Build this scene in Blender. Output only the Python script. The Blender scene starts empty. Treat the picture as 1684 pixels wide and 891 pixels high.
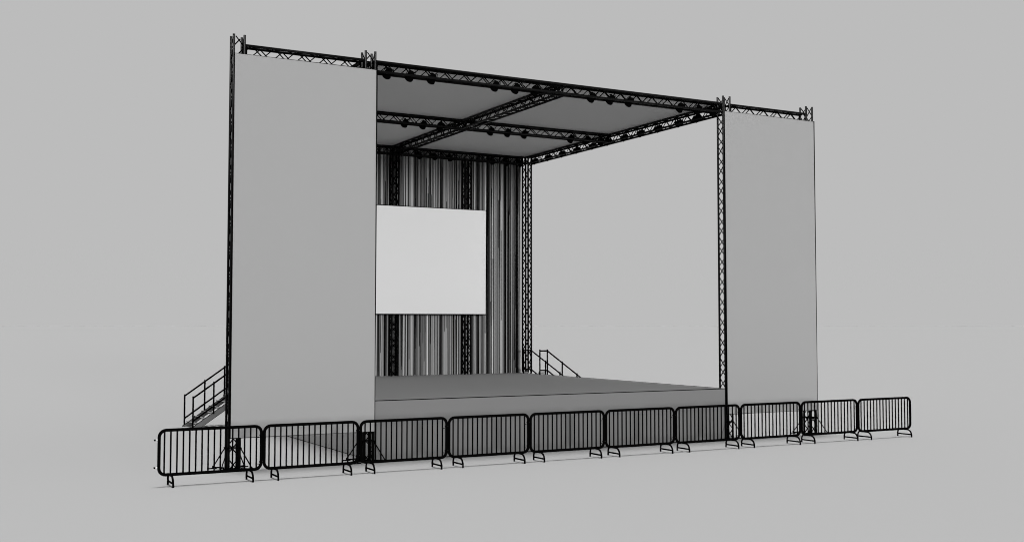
import bpy, math, random
from mathutils import Vector, Matrix
random.seed(7)
C = bpy.context.scene.collection
sc = bpy.context.scene
PI = math.pi

# ------------------------------------------------------------------ materials
def new_mat(name, grey, rough=0.8, spec=0.1, metal=0.0, var=0.0, scale=3.0):
    m = bpy.data.materials.new(name); m.use_nodes = True
    nt = m.node_tree; b = nt.nodes['Principled BSDF']
    b.inputs['Roughness'].default_value = rough
    b.inputs['Specular IOR Level'].default_value = spec
    b.inputs['Metallic'].default_value = metal
    g = grey if isinstance(grey, tuple) else (grey,)*3
    if var:
        tc = nt.nodes.new('ShaderNodeTexCoord'); n = nt.nodes.new('ShaderNodeTexNoise')
        n.inputs['Scale'].default_value = scale; n.inputs['Detail'].default_value = 3
        r = nt.nodes.new('ShaderNodeMapRange')
        r.inputs['To Min'].default_value = 1-var; r.inputs['To Max'].default_value = 1+var
        mx = nt.nodes.new('ShaderNodeVectorMath'); mx.operation = 'SCALE'
        mx.inputs[0].default_value = g
        nt.links.new(tc.outputs['Object'], n.inputs['Vector'])
        nt.links.new(n.outputs['Fac'], r.inputs['Value'])
        nt.links.new(r.outputs['Result'], mx.inputs['Scale'])
        nt.links.new(mx.outputs['Vector'], b.inputs['Base Color'])
    else:
        b.inputs['Base Color'].default_value = (*g, 1)
    return m

M = dict(
    ground=new_mat('pale_grey_ground', 0.3, 1.0, 0.0),
    black=new_mat('black_truss_paint', 0.002, 0.8, 0.0),
    chord=new_mat('black_chord_paint', 0.004, 0.45, 0.07),
    piping=new_mat('black_piping', 0.002, 0.9, 0.0),
    banner=new_mat('banner_fabric', 0.385, 0.95, 0.02),
    screen=new_mat('projection_screen', 0.785, 0.9, 0.02),
    canopy=new_mat('canopy_sheet', 0.42, 0.95, 0.02),
    deck=new_mat('deck_boards', 0.40, 0.95, 0.02),
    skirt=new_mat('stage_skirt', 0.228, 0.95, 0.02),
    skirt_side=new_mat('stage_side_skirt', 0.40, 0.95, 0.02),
    steel=new_mat('galvanised_steel', 0.30, 0.7, 0.1),
    tread=new_mat('stair_tread', 0.17, 0.8, 0.1),
    pin=new_mat('bright_zinc_pin', 0.85, 0.4, 0.4),
    lens=new_mat('dark_lens', 0.02, 0.3, 0.2),
)
CUR = [new_mat('drape_fold_shade_%s' % n, g, 0.95, 0.02) for n, g in
       (('black', .003), ('charcoal', .06), ('dark', .14), ('mid', .25), ('soft', .35), ('pale', .46), ('light', .70))]  # pleat shading put into the cloth colour as greys, dealt out strip by strip

# ------------------------------------------------------------------ mesh helpers
class MB:
    def __init__(s): s.v = []; s.f = []; s.mi = []
    def box(s, x0, y0, z0, x1, y1, z1, mi=0, mat=None):
        n = len(s.v)
        pts = [(x, y, z) for z in (z0, z1) for y in (y0, y1) for x in (x0, x1)]
        if mat is not None: pts = [tuple(mat @ Vector(p)) for p in pts]
        s.v += pts
        for q in ((0,2,3,1),(4,5,7,6),(0,1,5,4),(2,6,7,3),(0,4,6,2),(1,3,7,5)):
            s.f.append(tuple(n+i for i in q)); s.mi.append(mi)
        return s
    def tube(s, pts, r, n=8, closed=False, mi=0):
        pts = [Vector(p) for p in pts]; N = len(pts); base = len(s.v)
        t0 = (pts[1]-pts[0]).normalized()
        ref = Vector((0,0,1)) if abs(t0.z) < .9 else Vector((1,0,0))
        u = t0.cross(ref).normalized()
        for i, p in enumerate(pts):
            if closed: t = (pts[(i+1) % N]-pts[i-1]).normalized()
            elif i == 0: t = t0
            elif i == N-1: t = (pts[i]-pts[i-1]).normalized()
            else: t = ((pts[i+1]-p).normalized()+(p-pts[i-1]).normalized()).normalized()
            u = (u-t*u.dot(t)).normalized(); w = t.cross(u)
            k = 1.0
            if 0 < i < N-1 or closed:
                a = (pts[(i+1) % N]-p).normalized(); k = 1/max(.5, abs(a.dot(t)))
            for j in range(n):
                a = 2*PI*j/n
                s.v.append(tuple(p+(u*math.cos(a)+w*math.sin(a))*r*k))
        for i in range(N if closed else N-1):
            for j in range(n):
                a = base+i*n+j; b = base+i*n+(j+1) % n
                c = base+((i+1) % N)*n+(j+1) % n; d = base+((i+1) % N)*n+j
                s.f.append((a, b, c, d)); s.mi.append(mi)
        if not closed:
            s.f.append(tuple(base+j for j in range(n))[::-1]); s.mi.append(mi)
            s.f.append(tuple(base+(N-1)*n+j for j in range(n))); s.mi.append(mi)
        return s
    def lathe(s, prof, mat, n=16, mi=0):
        base = len(s.v)
        for (r, z) in prof:
            for j in range(n):
                a = 2*PI*j/n
                s.v.append(tuple(mat @ Vector((r*math.cos(a), r*math.sin(a), z))))
        for i in range(len(prof)-1):
            for j in range(n):
                s.f.append((base+i*n+j, base+i*n+(j+1) % n, base+(i+1)*n+(j+1) % n, base+(i+1)*n+j)); s.mi.append(mi)
        s.f.append(tuple(base+j for j in range(n))[::-1]); s.mi.append(mi)
        s.f.append(tuple(base+(len(prof)-1)*n+j for j in range(n))); s.mi.append(mi)
        return s
    def prism(s, poly, a, b, axis=2, mi=0):
        n = len(s.v); k = len(poly)
        for h in (a, b):
            for p in poly:
                q = list(p); q.insert(axis, h); s.v.append(tuple(q))
        s.f.append(tuple(n+i for i in range(k))[::-1]); s.mi.append(mi)
        s.f.append(tuple(n+k+i for i in range(k))); s.mi.append(mi)
        for i in range(k):
            j = (i+1) % k
            s.f.append((n+i, n+j, n+k+j, n+k+i)); s.mi.append(mi)
        return s
    def build(s, name, mats, parent=None, smooth=False, origin=None):
        me = bpy.data.meshes.new(name)
        o0 = Vector(origin) if origin is not None else Vector((0,0,0))
        me.from_pydata([tuple(Vector(v)-o0) for v in s.v], [], s.f)
        if not isinstance(mats, (list, tuple)): mats = [mats]
        for m in mats: me.materials.append(m)
        for p, i in zip(me.polygons, s.mi): p.material_index = i; p.use_smooth = smooth and len(p.vertices) == 4
        import bmesh
        bm = bmesh.new(); bm.from_mesh(me); bmesh.ops.recalc_face_normals(bm, faces=bm.faces); bm.to_mesh(me); bm.free()
        me.update()
        o = bpy.data.objects.new(name, me); C.objects.link(o)
        o.location = o0
        if parent is not None: o.parent = parent
        return o

def thing(name, label, cat, loc=(0,0,0), rz=0, group=None):
    o = bpy.data.objects.new(name, None); C.objects.link(o)
    o.location = loc; o.rotation_euler = (0, 0, rz); o.empty_display_size = .2
    o['label'] = label; o['category'] = cat
    if group: o['group'] = group
    return o
def copy_thing(root, loc, label, rz=0):
    r = root.copy(); C.objects.link(r); r.location = loc; r.rotation_euler = (0, 0, rz); r['label'] = label
    for ch in list(root.children):
        c = ch.copy(); C.objects.link(c); c.parent = r
        for g in list(ch.children):
            d = g.copy(); C.objects.link(d); d.parent = c
    return r

# ------------------------------------------------------------------ measurements (metres)
A = .236; R = .028; RD = .0135
X1, X2, X3, X4 = 0.0, 3.058, 13.574, 16.637
HT = 9.457
ZB, ZT = 9.000, 9.232
DY = 11.183; YM = 5.68; XC = 8.322
HS = 1.383
SX0, SX1, SY1 = 3.328, 13.546, 11.47

# ------------------------------------------------------------------ ground
g = MB(); S = 6000
g.v = [(-S,-S,0),(S,-S,0),(S,S,0),(-S,S,0)]; g.f = [(0,1,2,3)]; g.mi = [0]
go = g.build('ground', M['ground']); go['kind'] = 'structure'

# ------------------------------------------------------------------ trusses
def lattice(L, p, phase, W=A, H=A, zb=0.0, rd=None):
    RD_ = rd or RD
    """four faces of zigzag bracing along local x; opposite faces in antiphase"""
    faces = []
    def zig(ptA, ptB, start):
        m = MB(); x = start; k = 0; nodes = []
        while x < L+1e-6:
            if x >= -1e-6: nodes.append((x, k))
            x += p/2; k += 1
        for (xa, ka), (xb, kb) in zip(nodes, nodes[1:]):
            a = ptA if ka % 2 == 0 else ptB; b = ptA if kb % 2 == 0 else ptB
            m.tube([(xa, *a), (xb, *b)], RD_, 6)
        # end stubs
        if nodes and nodes[0][0] > p*.12:
            xa, ka = nodes[0]; a = ptA if ka % 2 == 0 else ptB; b = ptB if ka % 2 == 0 else ptA
            f = xa/(p/2); q = tuple(a[i]+(b[i]-a[i])*f for i in range(2)); m.tube([(0, *q), (xa, *a)], RD_, 6)
        if nodes and L-nodes[-1][0] > p*.12:
            xa, ka = nodes[-1]; a = ptA if ka % 2 == 0 else ptB; b = ptB if ka % 2 == 0 else ptA
            f = (L-xa)/(p/2); q = tuple(a[i]+(b[i]-a[i])*f for i in range(2)); m.tube([(xa, *a), (L, *q)], RD_, 6)
        return m
    ft, fb, bt, bb = (0, zb+H), (0, zb), (W, zb+H), (W, zb)
    faces.append(zig(ft, fb, phase)); faces.append(zig(bb, bt, phase))
    faces.append(zig(bt, ft, phase)); faces.append(zig(fb, bb, phase))
    return faces

def truss(name, label, x0, y0, L, rz, group=None, p=.5095, phase=None, chord_r=.030):
    """horizontal truss; local x runs along it, local y across"""
    t = thing(name, label, 'truss', (x0, y0, ZB), rz, group)
    H = ZT-ZB
    for (y, z) in ((0, 0), (0, H), (A, 0), (A, H)):
        MB().tube([(0, y, z), (L, y, z)], chord_r, 12).build('chord', M['chord'], t, True)
    for m in lattice(L, p, p/4 if phase is None else phase, A, H):
        m.build('bracing', M['black'], t, True)
    for x in (0.012, L-.012):
        e = MB()
        e.tube([(x, 0, 0), (x, A, 0), (x, A, H), (x, 0, H)], .014, 6, True)
        e.build('end_frame', M['black'], t, True)
    return t

def tower(name, label, x0, y0, z0, H, base, group, p=.5566):
    R = .028 if base else .032; rd = RD if base else .017
    t = thing(name, label, 'truss tower', (x0, y0, z0), 0, group)
    for (x, y) in ((0, 0), (A, 0), (0, A), (A, A)):
        MB().tube([(x, y, 0), (x, y, H)], R, 12).build('chord', M['chord'], t, True)
    rot = Matrix(((0, 1, 0), (0, 0, 1), (1, 0, 0)))      # local x -> z, y -> x, z -> y
    for m in lattice(H-.04, p, .002, A, A, rd=rd):
        m.v = [tuple(rot @ Vector(v)) for v in m.v]
        m.build('bracing', M['black'], t, True)
    if base:
        c = MB(); e = .03
        for (a, b) in (((-e,-e),(A+e,-e)),((A+e,-e),(A+e,A+e)),((A+e,A+e),(-e,A+e)),((-e,A+e),(-e,-e))):
            c.tube([(*a, .47), (*b, .47)], .016, 6)
        c.build('collar', M['black'], t, True)
        pl = MB().box(-.06, -.06, .004, A+.06, A+.06, .018); pl.build('base_plate', M['black'], t)
        d = .225
        for sx in (0, 1):
            for sy in (0, 1):
                cx, cy = sx*A, sy*A
                ux, uy = (1 if sx else -1), (1 if sy else -1)
                o = MB()
                o.tube([(cx+ux*.02, cy+uy*.02, .46), (cx+ux*d, cy+uy*d, .03)], .013, 6)
                o.tube([(cx+ux*.03, cy+uy*.03, .035), (cx+ux*d, cy+uy*d, .035)], .016, 6)
                ob = o.build('outrigger', M['black'], t, True)
                f = MB().box(cx+ux*d-.09, cy+uy*d-.025, .002, cx+ux*d+.09, cy+uy*d+.025, .022)
                f.tube([(cx+ux*d, cy+uy*d, .02), (cx+ux*d, cy+uy*d, .07)], .012, 6)
                f.build('foot_pad', M['black'], ob)
    return t

gt = 'upright truss towers carrying the roof and banners'
tower('truss_tower', 'black truss tower at the outer left edge of the wide left banner', X1, 0, 0, HT, True, gt)
tower('truss_tower', 'black truss tower behind the left banner edge beside the stage front', X2, 0, 0, HT, True, gt)
tower('truss_tower', 'open black truss tower at the right front corner of the stage', X3, 0, 0, HT, True, gt)
tower('truss_tower', 'black truss tower at the outer right edge of the narrow right banner', X4, 0, 0, HT, True, gt)
gb = 'truss towers standing along the back of the stage'
BZ = HS+.004
tower('truss_tower', 'black truss tower at the back right corner of the stage beside the drape end', X3, DY, BZ, 9.262-BZ, False, gb)
tower('truss_tower', 'black truss tower against the pleated drape near the right edge of the screen', 11.112, DY, BZ, 8.968-BZ, False, gb)
tower('truss_tower', 'black truss tower against the pleated drape near the left banner edge', 8.345, DY, BZ, 8.968-BZ, False, gb)
tower('truss_tower', 'black truss tower against the drape behind the left half of the screen', 5.53, DY, BZ, 8.968-BZ, False, gb)
tower('truss_tower', 'black truss tower at the back left corner of the stage', X2, DY, BZ, 9.262-BZ, False, gb)

e = R+.002
truss('roof_truss', 'long black lattice truss along the front edge of the roof', X2+A+e, 0, X3-X2-A-2*e, 0, 'roof trusses')
truss('roof_truss', 'black lattice truss crossing the middle of the roof from side to side', X2+A+e, YM, X3-X2-A-2*e, 0, 'roof trusses')
truss('roof_truss', 'black lattice truss along the back edge of the roof above the drape', X2+A+e, DY, X3-X2-A-2*e, 0, 'roof trusses')
def ytruss(label, x, ya, yb):
    # local x -> +y, local y -> -x : place at x+A
    return truss('roof_truss', label, x+A, ya, yb-ya, PI/2, 'roof trusses')
ytruss('black lattice truss along the open right side of the roof', X3, A+e, DY-e)
ytruss('black lattice truss along the left side of the roof behind the wide banner', X2, A+e, DY-e)
ytruss('front half of the central truss running from the front roof truss to the middle one', XC, A+e, YM-e)
ytruss('rear half of the central truss running from the middle roof truss to the back one', XC, YM+A+e, DY-e)
truss('wing_truss', 'short black truss above the wide left banner', X1+A+e, 0, X2-X1-A-2*e, 0, 'short trusses above the banners')
truss('wing_truss', 'short black truss above the narrow right banner', X3+A+e, 0, X4-X3-A-2*e, 0, 'short trusses above the banners')

# ------------------------------------------------------------------ roof canopy
c = thing('roof_canopy', 'flat grey canopy sheet lying on top of the roof trusses', 'canopy', (0, 0, 9.264))
pl = [(3.335, .10), (13.535, .10), (13.535, .30), (13.79, .30), (13.79, 11.44), (3.06, 11.44), (3.06, .30), (3.335, .30)]
MB().prism(pl, 0, .02).build('sheet', M['canopy'], c)
h = MB(); h.tube([(x, y, .01) for x, y in pl], .012, 6, True); h.build('hem', M['piping'], c)

# ------------------------------------------------------------------ stage
st = thing('stage', 'large raised stage platform with grey deck and plain grey skirts', 'stage', ((SX0+SX1)/2, SY1/2, 0))
def loc_off(m): # express in stage-local coordinates
    cx, cy = (SX0+SX1)/2, SY1/2
    m.v = [(a-cx, b-cy, z) for a, b, z in m.v]; return m
loc_off(MB().box(SX0+.004, .006, HS-.04, SX1-.004, SY1-.006, HS)).build('deck', M['deck'], st)
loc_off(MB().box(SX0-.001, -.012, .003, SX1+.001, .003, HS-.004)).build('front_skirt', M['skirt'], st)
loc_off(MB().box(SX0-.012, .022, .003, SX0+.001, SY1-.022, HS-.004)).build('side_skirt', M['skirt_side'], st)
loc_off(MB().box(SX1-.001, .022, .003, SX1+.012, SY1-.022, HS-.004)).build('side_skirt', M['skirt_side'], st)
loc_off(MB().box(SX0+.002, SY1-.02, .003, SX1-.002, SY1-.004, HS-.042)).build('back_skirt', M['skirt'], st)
tr = MB(); q = .011
for z in (HS-.001, .008):
    q = .011 if z > 1 else .016
    tr.tube([(SX0, -.008, z), (SX1, -.008, z)], q, 6); tr.tube([(SX0, 0, z), (SX0, SY1, z)], q, 6)
    tr.tube([(SX1, 0, z), (SX1, SY1, z)], q, 6); tr.tube([(SX0, SY1, z), (SX1, SY1, z)], q, 6)
for x, y in ((SX0, 0), (SX1, 0), (SX0, SY1), (SX1, SY1)): tr.tube([(x, y, 0.01), (x, y, HS)], q, 6)
loc_off(tr).build('edge_trim', M['piping'], st)

# ------------------------------------------------------------------ banners
def banner(label, x0, x1):
    z0, z1 = .689, 9.024; y = -.047
    t = thing('banner', label, 'banner', ((x0+x1)/2, y, z0), 0, 'tall plain grey banners beside the stage')
    w = (x1-x0)/2; hh = z1-z0
    MB().box(-w, -.006, 0, w, .006, hh).build('fabric', M['banner'], t)
    MB().tube([(-w, 0, 0), (w, 0, 0), (w, 0, hh), (-w, 0, hh)], .0105, 6, True).build('hem', M['piping'], t, True)
banner('wide plain grey banner covering the left side of the stage', .008, 3.317)
banner('narrower looking plain grey banner on the far right of the stage', 13.582, 16.89)

# ------------------------------------------------------------------ screen
t = thing('projection_screen', 'blank pale rectangular screen hung in front of the pleated drape', 'screen', (8.44, 11.10, 3.49))
w = 3.46
MB().box(-w, -.012, 0, w, .012, 3.70).build('panel', M['screen'], t)
MB().tube([(-w, 0, 0), (w, 0, 0), (w, 0, 3.70), (-w, 0, 3.70)], .013, 6, True).build('frame', M['piping'], t, True)

# ------------------------------------------------------------------ drape
cu = MB()
xa, xb = 3.08, 13.535; x = xa; cols = []
while x < xb:
    cols.append(x); x += random.choice([.018, .022, .028, .035, .04, .045, .05, .065])
cols.append(xb)
n = len(cols); YC = 11.462; zb_, zt_ = HS+.006, 9.255
off_t = [random.uniform(-.02, .02) for _ in cols]; off_b = [random.uniform(-.03, .03) for _ in cols]
fold = [random.uniform(0, .03)*(1 if i % 2 else -.2) for i in range(n)]
levels = 9
for k in range(levels+1):
    f = k/levels; z = zb_+(zt_-zb_)*f
    for i, xx in enumerate(cols):
        o = off_t[i]*f+off_b[i]*(1-f)
        if i in (0, n-1): o = 0
        lim = .42*min((cols[i]-cols[i-1]) if i else 1, (cols[i+1]-cols[i]) if i < n-1 else 1)
        o = max(-lim, min(lim, o))
        cu.v.append((xx+o, YC-.03+fold[i], z))
prev = -1
for i in range(n-1):
    wd = cols[i+1]-cols[i]
    while True:
        mi = random.choices(range(7), [5.5 if wd < .036 else .3, 1.6, 3, 4.0, 3.4, 2.2, 1.9 if wd < .05 else 0])[0]
        if mi != prev: break
    prev = mi
    for k in range(levels):
        a = k*n+i
        m2 = mi
        cu.f.append((a, a+1, a+1+n, a+n)); cu.mi.append(m2)
# dark crease lines: black tubes added down the folds, and shorter creases between them
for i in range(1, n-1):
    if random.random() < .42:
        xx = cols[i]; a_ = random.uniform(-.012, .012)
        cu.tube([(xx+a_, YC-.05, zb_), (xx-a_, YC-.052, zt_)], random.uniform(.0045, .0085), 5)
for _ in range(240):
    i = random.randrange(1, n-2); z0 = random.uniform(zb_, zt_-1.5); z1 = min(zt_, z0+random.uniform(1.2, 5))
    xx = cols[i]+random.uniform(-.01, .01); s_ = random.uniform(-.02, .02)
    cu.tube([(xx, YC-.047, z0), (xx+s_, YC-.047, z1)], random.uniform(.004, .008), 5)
do = cu.build('pleated_drape', CUR, None, origin=((xa+xb)/2, YC, zb_))
do['label'] = 'pleated drape with fold shading painted in grey and black hanging across the back of the stage'; do['category'] = 'drape'

# ------------------------------------------------------------------ spotlights
def make_light():
    t = thing('spotlight', '', 'spotlight', (0, 0, 0), 0, 'black spotlights hanging from the roof trusses')
    # origin: centre of the lower chords' plane; can aims along local +y and down
    T = Matrix.Translation((0, -.005, .035)) @ Matrix.Rotation(math.radians(-118), 4, 'X')
    b = MB().lathe([(.03, -.115), (.062, -.105), (.088, -.06), (.094, 0), (.094, .085), (.098, .088), (.098, .10), (.085, .10)], T, 18)
    b.build('can', M['black'], t, True)
    MB().lathe([(.08, .101), (.08, .106)], T, 16).build('lens', M['lens'], t)
    f = MB().lathe([(.098, .1), (.106, .1), (.106, .112), (.098, .112)], T, 18)
    f.build('gel_frame', M['black'], t)
    y = MB(); pts = []
    for k in range(9):
        a = PI*k/8; pts.append((-.112*math.cos(a), .01, +.035+.12*math.sin(a)))
    y.tube([(-.112, .01, .02)]+pts+[(.112, .01, .02)], .009, 6)
    y.build('yoke', M['black'], t, True)
    k = MB(); k.box(-.02, -.015, .14, .02, .035, .17)
    k.tube([(.0, -.13, -.0), (.0, .13, 0)], .012, 6)
    k.build('clamp', M['black'], t)
    s = MB(); s.tube([(.06, -.02, .08), (.10, -.03, .13), (.135, -.02, .135), (.14, 0, .10), (.11, .01, .05)], .006, 5)
    s.build('safety_cable', M['black'], t, True)
    return t
ordn = ['first', 'second', 'third', 'fourth', 'fifth', 'sixth', 'seventh', 'eighth', 'ninth', 'tenth', 'eleventh', 'twelfth']
proto = None
def put(loc, rz, label):
    global proto
    if proto is None:
        proto = make_light(); proto.location = loc; proto.rotation_euler = (0, 0, rz); proto['label'] = label
    else: copy_thing(proto, loc, label, rz)
LX = [3.66, 4.233, 4.803, 6.517, 7.101, 7.661, 9.353, 9.939, 10.53, 12.217, 12.80, 13.36]
for i, x in enumerate(LX):
    put((x, A/2, 8.985), 0, 'black spotlight, %s from the left along the front roof truss' % ordn[i])
for i, x in enumerate(LX[3:]):
    put((x, YM+A/2, 8.985), 0, 'black spotlight, %s from the left banner along the middle roof truss' % ordn[i])
for i, x in enumerate(LX[5:]):
    put((x, DY+A/2-.03, 8.985), PI, 'black spotlight, %s from the left along the back roof truss' % ordn[i])
for i, y in enumerate((1.268, 2.126, 3.149, 4.068, 4.964, 5.90, 6.81, 7.80, 8.755, 9.712, 10.667)):
    put((X3+A/2, y, 9.02), PI/2, 'black spotlight, %s from the front on the right side roof truss' % ordn[i])

# ------------------------------------------------------------------ stairs
def stair(name, label, xe, s, yn, shift=0):
    """xe: stage edge, s: direction away from the stage, yn: near rail"""
    t = thing(name, label, 'staircase', (xe, yn, 0), 0, 'access stairs at the back corners of the stage')
    W = 1.17
    def P(o, y, z): return (s*(o+shift), y, z)
    rail = lambda o: 2.215-.70*(o-.05)
    top = lambda o: rail(o)-.885
    for y in (0, W):
        h = MB()
        oend = 1.88
        h.tube([P(-.255, y, 2.215), P(.05, y, 2.215), P(oend, y, rail(oend))], .026, 8)
        h.tube([P(-.255, y, 1.54), P(.05, y, 1.53), P(oend, y, rail(oend)-.69)], .026, 8)
        hr = h.build('handrail', M['black'], t, True)
        MB().tube([P(-.255, y, HS+.004), P(-.255, y, 2.27)], .026, 8).build('post', M['black'], hr, True)
        MB().tube([P(.05, y, 1.30), P(.05, y, 2.27)], .026, 8).build('post', M['black'], hr, True)
        for o in (.66, 1.27, 1.88):
            MB().tube([P(o, y, max(.01, rail(o)-.925)), P(o, y, rail(o)+.05)], .026, 8).build('post', M['black'], hr, True)
        yy = y+(.03 if y == 0 else -.03)
        f = (top(.05)-0.0)/.70+.05
        poly = [(s*(.03+shift), top(.05)), (s*(f+shift), 0.004), (s*(f-.27+shift), .004), (s*(.03+shift), top(.05)-.19)]
        MB().prism([(a, b) for a, b in poly], yy-.006, yy+.006, axis=1).build('stringer', M['steel'], t)
        e_ = MB()
        pts = [(a, yy, b) for a, b in poly]; pts = [(a, b, max(c_, .012)) for a, b, c_ in pts]
        e_.tube(pts, .009, 5, True); e_.build('stringer_edge', M['piping'], t)
    nst = 8
    for k in range(nst):
        z = top(.05)-.155*(k+.6); o = .05+.2214*(k+.6)
        tr_ = MB().box(min(s*(o+shift-.06), s*(o+shift+.085)), .045, z-.02, max(s*(o+shift-.06), s*(o+shift+.085)), W-.045, z)
        to = tr_.build('tread', M['tread'], t)
        ed = MB()
        for q_ in (-.06, .085): ed.tube([(s*(o+shift+q_), .045, z-.004), (s*(o+shift+q_), W-.045, z-.004)], .011, 5)
        ed.build('nosing', M['piping'], to)
    # landing brackets on the deck
    for y in (0, W):
        k = MB().box(min(s*(-.28), s*(-.02)), y+.03, HS+.006, max(s*(-.28), s*(-.02)), y+.045, HS+.075)
        ko = k.build('kick_plate', M['steel'], t)
        MB().tube([(s*(-.29), y+.028, HS+.08), (s*(.0), y+.028, HS+.08)], .009, 5).build('kick_plate_edge', M['piping'], ko)
stair('staircase', 'grey steel stairs with black handrails descending left from the stage back corner', SX0-.012, -1, 9.9)
stair('staircase', 'black handrailed stairs descending right, behind the back right stage corner', SX1+.012, 1, 9.72, .02)

# ------------------------------------------------------------------ crowd barriers
def make_barrier(label):
    t = thing('crowd_barrier', label, 'barrier', (0, 0, 0), 0, 'black steel crowd barriers standing in one row')
    W, zb, zt, r, rc = 2.0, .2236, 1.08, .0312, .13
    pts = []
    for (cx, cz, a0) in ((W-rc, zt-rc, 0), (rc, zt-rc, 90), (rc, zb+rc, 180), (W-rc, zb+rc, 270)):
        for k in range(6):
            a = math.radians(a0+90*k/5); pts.append((cx+rc*math.cos(a), 0, cz+rc*math.sin(a)))
    MB().tube(pts, r, 10, True).build('frame', M['black'], t, True)
    for k in range(16):
        x = .10+k*1.80/15
        MB().tube([(x, 0, zb), (x, 0, zt)], .0168, 8).build('bar', M['black'], t, True)
    for x in (.226, 2.0-.226):
        f = MB(); yb, yf = .252, -.239; zt_ = .205; r_ = .15
        p = [(x, yb, .0)]
        for k in range(7):
            a = PI/2*k/6; p.append((x, yb-r_*.55+r_*.55*math.cos(a), zt_-r_*.8+r_*.8*math.sin(a)))
        for k in range(7):
            a = PI/2+PI/2*k/6; p.append((x, yf+r_+r_*math.cos(a), zt_-r_+r_*math.sin(a)))
        p.append((x, yf, 0))
        f.tube(p, .0205, 8); f.tube([(x, yb, .075), (x, yf, .075)], .0185, 8)
        f.build('foot', M['black'], t, True)
    for z in (.90, .37):
        h = MB().tube([(-.028, 0, z), (-.066, 0, z)], .012, 8)
        ho = h.build('hook_pin', M['pin'], t, True)
        MB().tube([(-.066, 0, z-.004), (-.084, 0, z-.002), (-.096, 0, z-.004)], .018, 8).build('hook', M['black'], ho, True)
        e_ = MB(); ey = []
        for k in range(10):
            a = 2*PI*k/10; ey.append((W-.045+.014*math.cos(a), .03+.014*math.sin(a)+.012, z-.05))
        e_.tube(ey, .007, 6, True); e_.build('eyelet', M['black'], t, True)
    return t
bl = ['black crowd barrier at the left end of the row, in front of the leftmost tower',
      'second black crowd barrier from the left, below the wide banner',
      'third black crowd barrier from the left, covering the stage left front corner',
      'fourth black crowd barrier from the left, before the stage skirt',
      'fifth black crowd barrier from the left, before the stage skirt',
      'sixth black crowd barrier from the left, fifth from the right',
      'black crowd barrier crossing the right front corner of the stage',
      'third black crowd barrier from the right, below the narrow right banner',
      'second black crowd barrier from the right, in front of the rightmost tower',
      'black crowd barrier at the right end of the row, with nothing behind it']
bp = make_barrier(bl[0]); bp.location = (-1.785, -1.743, 0)
for k in range(1, 10):
    copy_thing(bp, (-1.785+k*2.059, -1.743, 0), bl[k])

# ------------------------------------------------------------------ camera
cam = bpy.data.cameras.new('camera'); co = bpy.data.objects.new('camera', cam); C.objects.link(co)
cam.sensor_fit = 'HORIZONTAL'; cam.sensor_width = 36; cam.lens = 1813.14/1684*36
cam.clip_start = .1; cam.clip_end = 20000
yaw, pitch, roll = (math.radians(v) for v in (28.579, 2.8294, .0154))
fw = Vector((math.sin(yaw)*math.cos(pitch), math.cos(yaw)*math.cos(pitch), math.sin(pitch)))
rt = Vector((math.cos(yaw), -math.sin(yaw), 0)); up = rt.cross(fw)
rt, up = rt*math.cos(roll)+up*math.sin(roll), up*math.cos(roll)-rt*math.sin(roll)
mw = Matrix((rt, up, -fw)).transposed().to_4x4(); mw.translation = (-6.0498, -23.803, 3.1024)
co.matrix_world = mw
sc.camera = co

# ------------------------------------------------------------------ light: even grey sky + added overhead cap + broad soft sun
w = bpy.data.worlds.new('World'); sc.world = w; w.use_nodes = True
nt = w.node_tree; bg = nt.nodes['Background']
tc = nt.nodes.new('ShaderNodeTexCoord'); mr = nt.nodes.new('ShaderNodeMapRange')
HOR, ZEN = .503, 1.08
# even grey sky; a small bright cap is added overhead to light the ground
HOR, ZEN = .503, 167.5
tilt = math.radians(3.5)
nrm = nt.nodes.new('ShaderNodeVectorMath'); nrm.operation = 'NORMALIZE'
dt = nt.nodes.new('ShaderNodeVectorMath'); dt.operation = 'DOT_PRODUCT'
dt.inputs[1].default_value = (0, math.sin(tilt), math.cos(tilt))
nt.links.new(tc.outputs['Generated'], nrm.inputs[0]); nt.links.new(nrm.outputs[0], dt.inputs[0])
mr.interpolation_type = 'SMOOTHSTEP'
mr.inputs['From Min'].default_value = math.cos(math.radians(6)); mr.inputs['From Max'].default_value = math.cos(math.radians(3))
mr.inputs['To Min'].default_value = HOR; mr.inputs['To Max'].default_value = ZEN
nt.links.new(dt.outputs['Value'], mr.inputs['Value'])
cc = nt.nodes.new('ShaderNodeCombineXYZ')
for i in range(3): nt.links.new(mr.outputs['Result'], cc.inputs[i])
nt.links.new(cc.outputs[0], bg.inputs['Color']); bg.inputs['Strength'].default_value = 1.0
sl = bpy.data.lights.new('sun', 'SUN'); sl.energy = 1.6; sl.angle = math.radians(8); sl.color = (1, 1, 1)
so = bpy.data.objects.new('sun', sl); C.objects.link(so); so.location = (0, -20, 15)
d = Vector((.05, 1, -math.tan(math.radians(5))))
so.rotation_euler = d.to_track_quat('-Z', 'Y').to_euler()

sc.view_settings.view_transform = 'Standard'; sc.view_settings.look = 'None'
sc.view_settings.exposure = 0; sc.view_settings.gamma = 1
sc.cycles.max_bounces = 6; sc.cycles.diffuse_bounces = 4
sc.cycles.use_denoising = True; sc.cycles.filter_width = 1.0
sc.cycles.denoising_input_passes = 'RGB_ALBEDO_NORMAL'; sc.cycles.denoising_prefilter = 'ACCURATE'
